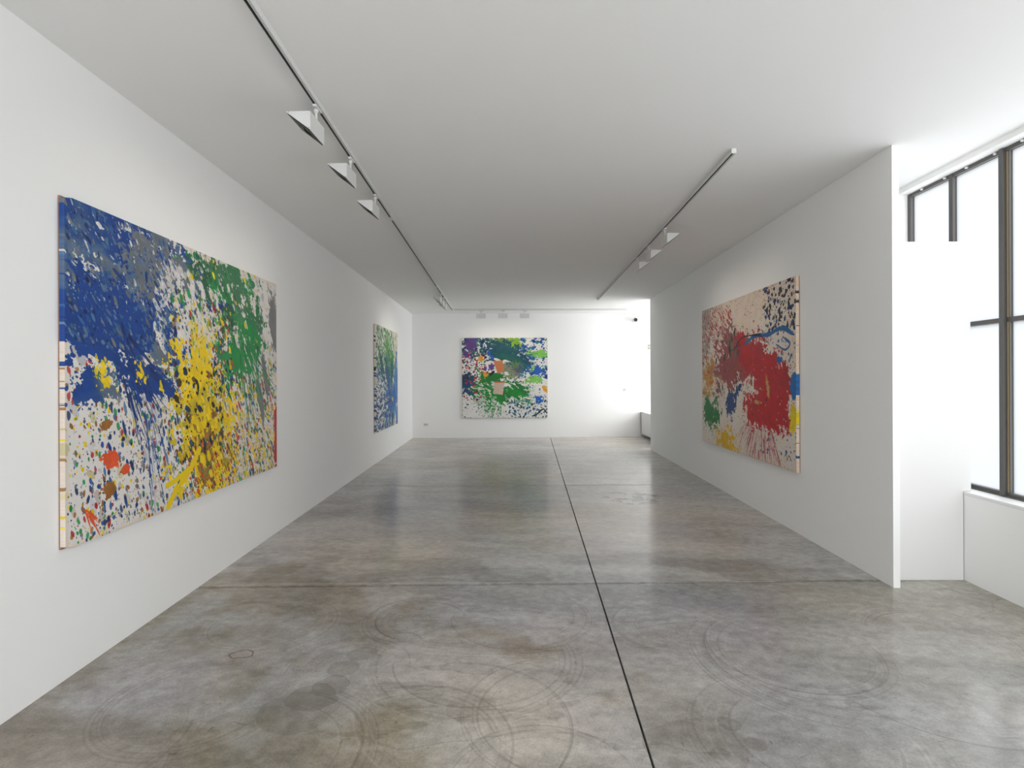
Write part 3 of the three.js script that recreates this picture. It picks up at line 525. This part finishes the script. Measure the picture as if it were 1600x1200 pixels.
// place against a wall line: s metres from point p along direction d, face towards n
function onWall(px, pz, qx, qz, s, y, flip) {
  const l = Math.hypot(qx - px, qz - pz), dx = (qx - px) / l, dz = (qz - pz) / l;
  return (o) => {
    const x = px + dx * s, z = pz + dz * s, right = new THREE.Vector3(dx, 0, dz).multiplyScalar(flip ? -1 : 1), up = new THREE.Vector3(0, 1, 0), out = new THREE.Vector3().crossVectors(right, up);
    o.matrix.makeBasis(right, up, out); o.matrix.setPosition(x, y, z); o.matrix.decompose(o.position, o.quaternion, o.scale);
  };
}
const onLeft = (s, y) => onWall(-2.34, -2.5, -2.65, -14.6, s, y), onPart = (s, y) => onWall(partX(-4.1), -4.1, partX(-12.07), -12.07, s, y, true), onBack = (s, y) => onWall(-2.65, backZ(-2.65), 3.9, backZ(3.9), s, y);
painting('wide blue, green and yellow splattered canvas on the left wall', 2.73, 1.845, texLong, onLeft(1.71, 1.612), 1);
painting('canvas of green spatter over a blue burst, on the left wall nearest the far corner', 2.22, 2.01, texBlue, onLeft(8.69, 1.583));
painting('canvas with a large crimson red mass of poured paint on the partition wall', 2.92, 1.97, texRed, onPart(2.84, 1.602), 0, 0.04);
const collage = painting('nearly square canvas with green pour and two pasted paper sheets on the back wall', 2.27, 2.128, texSquare, onBack(2.46, 1.588), 0, 0.04);
{ // the two pasted sheets
  function page(base, ink, top) {
    const cv = document.createElement('canvas'); cv.width = 160; cv.height = 220; const c = cv.getContext('2d');
    c.fillStyle = base; c.fillRect(0, 0, 160, 220);
    if (top) { c.fillStyle = top; c.fillRect(0, 0, 160, 26); }
    for (let j = 0; j < 22; j++) { let x = 12; while (x < 146) { const l = range(5, 18); c.fillStyle = ink; c.globalAlpha = range(0.3, 0.75); c.fillRect(x, 32 + j * 8.2, Math.min(l, 148 - x), 2.6); x += l + range(3, 6); } }
    c.globalAlpha = 1;
    const t = new THREE.CanvasTexture(cv); t.colorSpace = THREE.SRGBColorSpace;
    return new THREE.MeshStandardMaterial({ name: 'pasted_paper', map: t, roughness: 0.8 });
  }
  const sheet = (pts, mat, label) => {
    const v = pts.map(([u, w]) => new THREE.Vector2((u - 0.5) * 2.27, (0.5 - w) * 2.128)), g = new THREE.ExtrudeGeometry(new THREE.Shape(v), { depth: 0.002, bevelEnabled: false });
    g.computeBoundingBox(); const b = g.boundingBox, p = g.attributes.position, uv = g.attributes.uv;
    for (let i = 0; i < p.count; i++) uv.setXY(i, (p.getX(i) - b.min.x) / (b.max.x - b.min.x), (p.getY(i) - b.min.y) / (b.max.y - b.min.y));
    g.translate(0, 0, 0.0405);
    add('paper_sheet', g, mat, collage).userData.label = label;
  };
  sheet([[0.365, 0.29], [0.475, 0.28], [0.495, 0.415], [0.46, 0.425], [0.42, 0.45]], page('rgb(206,128,84)', 'rgb(150,84,50)'), 'torn orange-brown paper sheet');
  sheet([[0.385, 0.54], [0.49, 0.55], [0.475, 0.71], [0.36, 0.695]], page('rgb(214,190,170)', 'rgb(96,84,78)', 'rgb(196,104,60)'), 'pale page of fine print with an orange top edge');
}

// ------------------------------------------------------------------ lighting track
const T_W = 0.034, T_H = 0.035;
function track(label, x0, z0, x1, z1, joints) {
  const o = thing('lighting_track', label, 'track'), len = Math.hypot(x1 - x0, z1 - z0), h = T_W / 2;
  // local x across, y down from the ceiling, z along
  const body = new THREE.Shape([[-h, 0], [-h, -T_H], [-0.0155, -T_H], [-0.0155, -0.006], [0.002, -0.006], [0.002, -T_H], [0.006, -T_H], [0.006, -0.02], [0.009, -0.02], [0.009, -T_H], [h, -T_H], [h, 0]].map(([x, y]) => new THREE.Vector2(x, y)));
  add('track_body', new THREE.ExtrudeGeometry(body, { depth: len, bevelEnabled: false }), M.powder, o);
  add('conductor_channel', box(-0.0154, 0.0019, -0.03, -0.0061, 0.004, len - 0.004), M.black, o);
  add('conductor_channel', box(0.0061, 0.0089, -0.031, -0.0201, 0.004, len - 0.004), M.black, o);
  for (const e of [0, len]) add('end_cap', rbox(-h - 0.001, h + 0.001, -T_H - 0.001, 0, e - 0.004, e + 0.004, 0.0015, 1), M.powder, o);
  for (const j of joints) add('connector', box(-h - 0.0008, h + 0.0008, -T_H - 0.0015, -0.002, j - 0.05, j + 0.05), M.powder, o);
  o.position.set(x0, ROOM_H - 0.0015, z0);
  o.rotation.y = Math.atan2(x1 - x0, z1 - z0);
  return o;
}
// rotation.y turns local z to the track direction; for tracks running to -z local x points to world -x, so the wide slot is mirrored with a scale-free swap of ends
const trackLX = (z) => -1.178 + 0.026 * (z + 2.46), trackRX = (z) => 1.68 - 0.024 * (z + 4.15);
track('long white lighting track on the ceiling beside the left wall', trackLX(-13.64), -13.64, trackLX(0.5), 0.5, [13.64 - 10.15, 13.64 - 5.82]);
track('short white lighting track on the ceiling beside the partition wall', trackRX(-11.94), -11.94, trackRX(-4.15), -4.15, []);
const trackBZ = (x) => -13.655 - 0.0229 * (x - 0.5);
track('white lighting track across the ceiling in front of the back wall', -1.42, trackBZ(-1.42), 2.86, trackBZ(2.86), []);

// ------------------------------------------------------------------ wedge-shaped wall-washer spotlights
const LAMP_CD = 0.7;
function makeSpot(label, group) {
  const o = thing('track_spotlight', label, 'spotlight', group);
  const D = 0.147, Y0 = -0.078, Y1 = -0.191, L = 0.115, t = 0.004;
  // three-sided sheet housing: two triangular ends, a top and a back, open along the slope
  const tri = new THREE.Shape([[0, Y0], [D, Y0], [D - 0.006, Y0 - 0.008], [0, Y1]].map(([x, y]) => new THREE.Vector2(x, y)));
  for (const z of [-L, L - t]) {
    const g = new THREE.ExtrudeGeometry(tri, { depth: t, bevelEnabled: false }); g.translate(0, 0, z);
    const end = add('end_plate', g, M.powder, o);
    for (const [x, y] of [[D - 0.016, Y0 - 0.006], [0.008, Y1 + 0.012]]) { const s = cyl(0.003, 0.003, 0.003, 10); s.rotateX(Math.PI / 2); s.translate(x, y, z + (z < 0 ? -0.0008 : t + 0.0008)); add('screw', s, M.grey, end); }
  }
  add('top_plate', box(0, D, Y0 - t, Y0, -L + t, L - t), M.powder, o);
  add('back_plate', box(0, t, Y1, Y0 - t, -L + t, L - t), M.powder, o);
  // black baffle frame along the slope, inner reflector and bulb
  const sl = Math.hypot(D, Y0 - Y1), ang = Math.atan2(Y0 - Y1, D);                 // slope from (0,Y1) up to (D,Y0)
  const put = (name, g, mat, parent = o) => { g.rotateZ(ang); g.translate(0, Y1, 0); return add(name, g, mat, parent); };
  put('baffle', box(0.008, sl - 0.012, -0.006, 0.006, -L + t, -L + 0.04), M.black);
  put('baffle', box(0.008, sl - 0.012, -0.006, 0.006, L - 0.04, L - t), M.black);
  put('baffle', box(0.008, 0.045, -0.006, 0.006, -L + 0.04, L - 0.04), M.black);
  put('baffle', box(sl - 0.065, sl - 0.012, -0.006, 0.006, -L + 0.04, L - 0.04), M.black);
  put('reflector', box(0.05, sl - 0.07, 0.034, 0.037, -L + 0.03, L - 0.03), M.chrome);
  const b = cyl(0.006, 0.006, 0.13, 14); b.rotateX(Math.PI / 2); b.translate(sl * 0.46, 0.024, 0); put('bulb', b, M.bulb);
  // the halogen flood inside, aimed down at the picture
  const lamp = new THREE.SpotLight(new THREE.Color().setRGB(1, 0.9, 0.78), LAMP_CD, 0, 1.0, 1, 2), c = new THREE.Vector3(sl * 0.46, 0.024, 0).applyAxisAngle(new THREE.Vector3(0, 0, 1), ang);
  lamp.position.set(c.x, c.y + Y1, 0); lamp.target.position.set(c.x + 0.62, c.y + Y1 - 0.78, 0); lamp.castShadow = true; lamp.shadow.radius = 1.5;
  lamp.name = 'halogen_light';
  o.add(lamp, lamp.target);
  // neck and track adapter
  const neck = cyl(0.009, 0.009, 0.05, 18); neck.translate(0.008, -0.055, 0); add('neck', neck, M.powder, o);
  const collar = cyl(0.014, 0.014, 0.02, 20); collar.translate(0.008, -0.026, 0); add('collar', collar, M.powder, o);
  add('adapter', rbox(-0.012, 0.012, -0.017, -0.001, -0.05, 0.05, 0.003, 1), M.powder, o);
  add('latch', rbox(0.012, 0.02, -0.03, -0.006, 0.03, 0.045, 0.002, 1), M.lightgrey, o);
  return o;
}
let proto = null;
function spot(label, group, x, z, turn) {
  let o;
  if (!proto) o = proto = makeSpot(label, group);
  else { o = proto.clone(); o.name = numbered('track_spotlight'); o.userData = { label, category: 'spotlight', group }; scene.add(o); const l = o.getObjectByName('halogen_light'); l.target = o.children[o.children.indexOf(l) + 1]; }
  o.position.set(x, ROOM_H - T_H - 0.003, z); o.rotation.set(0, turn, 0);
}
const ends = ['farthest from the back wall', 'middle one of three', 'closest to the back wall'];
[-3.42, -4.22, -5.07].forEach((z, i) => spot('white wedge-shaped track spotlight over the wide blue painting, ' + ends[i], 'spotlights over the wide left painting', trackLX(z), z, Math.PI - 0.026));
[-10.93, -11.44, -11.95].forEach((z, i) => spot('white track spotlight over the blue burst painting, ' + ends[i], 'spotlights over the far left painting', trackLX(z), z, Math.PI - 0.026));
[-6.235, -7.035, -7.735].forEach((z, i) => spot('white wedge-shaped track spotlight over the red partition painting, ' + ends[i], 'spotlights over the red painting', trackRX(z), z, 0.024));
const along = ['nearest the long track', 'middle one of three', 'nearest the security camera'];
[-0.76, -0.22, 0.32].forEach((x, i) => spot('white track spotlight facing the back wall above the collage, ' + along[i], 'spotlights over the back painting', x, trackBZ(x), Math.PI / 2 + 0.0229));

// ------------------------------------------------------------------ small wall fittings
{ // low cabinet beyond the partition, against the back wall
  const o = thing('low_cabinet', 'long low white cabinet with open plinth beside the back wall beyond the partition', 'cabinet');
  const x0 = 3.45, x1 = 3.95, za = -12.3, zb = -14.735;
  add('front_panel', box(x0, x0 + 0.02, 0.085, 0.645, za, zb), M.lacquer, o);
  add('back_panel', box(x1 - 0.02, x1, 0.0, 0.645, za, zb), M.lacquer, o);
  add('base_board', box(x0 + 0.02, x1 - 0.02, 0.085, 0.105, za - 0.03, zb + 0.03), M.lacquer, o);
  add('top_board', rbox(x0 - 0.006, x1, 0.646, 0.672, za, zb, 0.003, 1), M.lacquer, o);
  for (const z of [za, zb + 0.03]) add('side_panel', box(x0, x1, 0, 0.645, z, z - 0.03), M.lacquer, o);
}
{ // surveillance camera
  const o = thing('security_camera', 'small white bullet security camera with black front high on the back wall', 'camera');
  const zb = backZ(3.27), cx = 3.262, cy = 3.105;
  const base = cyl(0.038, 0.038, 0.02, 24); base.rotateX(Math.PI / 2); base.translate(cx + 0.05, cy + 0.085, zb + 0.01); add('mount', base, M.powder, o);
  const arm = new THREE.TubeGeometry(new THREE.CatmullRomCurve3([[cx + 0.05, cy + 0.085, zb + 0.02], [cx + 0.048, cy + 0.08, zb + 0.07], [cx + 0.01, cy + 0.05, zb + 0.09]].map((v) => new THREE.Vector3(...v))), 12, 0.011, 10); add('arm', arm, M.lightgrey, o);
  const body = new THREE.LatheGeometry([[0, 0], [0.05, 0.0], [0.06, 0.012], [0.064, 0.05], [0.064, 0.2], [0.058, 0.206], [0.052, 0.206], [0.052, 0.19], [0, 0.19]].map(([a, b]) => new THREE.Vector2(a, b)), 28); body.rotateX(Math.PI / 2); body.translate(cx, cy, zb + 0.05); add('body', body, M.powder, o);
  const lens = cyl(0.046, 0.048, 0.012, 26); lens.rotateX(Math.PI / 2); lens.translate(cx, cy, zb + 0.248); add('lens', lens, M.black, o);
}
function plate(name, label, category, w, h, place, extra) {
  const o = thing(name, label, category);
  add('plate', rbox(-w / 2, w / 2, -h / 2, h / 2, 0, 0.009, 0.003, 2), M.lacquer, o);
  extra(o); place(o);
}
plate('wall_outlet', 'small white socket plate low on the back wall near the left corner', 'outlet', 0.125, 0.082, onBack(0.361, 0.36), (o) => {
  for (const x of [-0.035, 0, 0.035]) { const g = add('socket', rbox(x - 0.015, x + 0.015, -0.024, 0.024, 0.006, 0.0105, 0.002, 1), M.lightgrey, o); for (const y of [-0.012, 0, 0.012]) { const c = cyl(0.0025, 0.0025, 0.002, 8); c.rotateX(Math.PI / 2); c.translate(x, y, 0.0108); add('pin_hole', c, M.black, g); } }
});
plate('light_switch', 'small square white switch on the back wall right of the painting', 'switch', 0.085, 0.085, onBack(5.665, 1.26), (o) => { add('rocker', rbox(-0.03, 0.03, -0.03, 0.03, 0.007, 0.012, 0.003, 2), M.lightgrey, o); });
plate('wall_thermostat', 'small white plate with two grey knobs on the back wall above the low cabinet', 'thermostat', 0.075, 0.15, onBack(6.33, 2.405), (o) => {
  for (const y of [-0.036, 0.036]) { const c = cyl(0.027, 0.03, 0.022, 24); c.rotateX(Math.PI / 2); c.translate(0, y, 0.018); add('knob', c, M.grey, o); }
});
plate('wall_button', 'tiny white button plate on the far end of the partition wall', 'button', 0.05, 0.06, onPart(7.9, 1.27), (o) => { const c = cyl(0.013, 0.015, 0.012, 20); c.rotateX(Math.PI / 2); c.translate(0, 0, 0.013); add('push_button', c, M.lacquer, o); });

renderer.render(scene, camera);
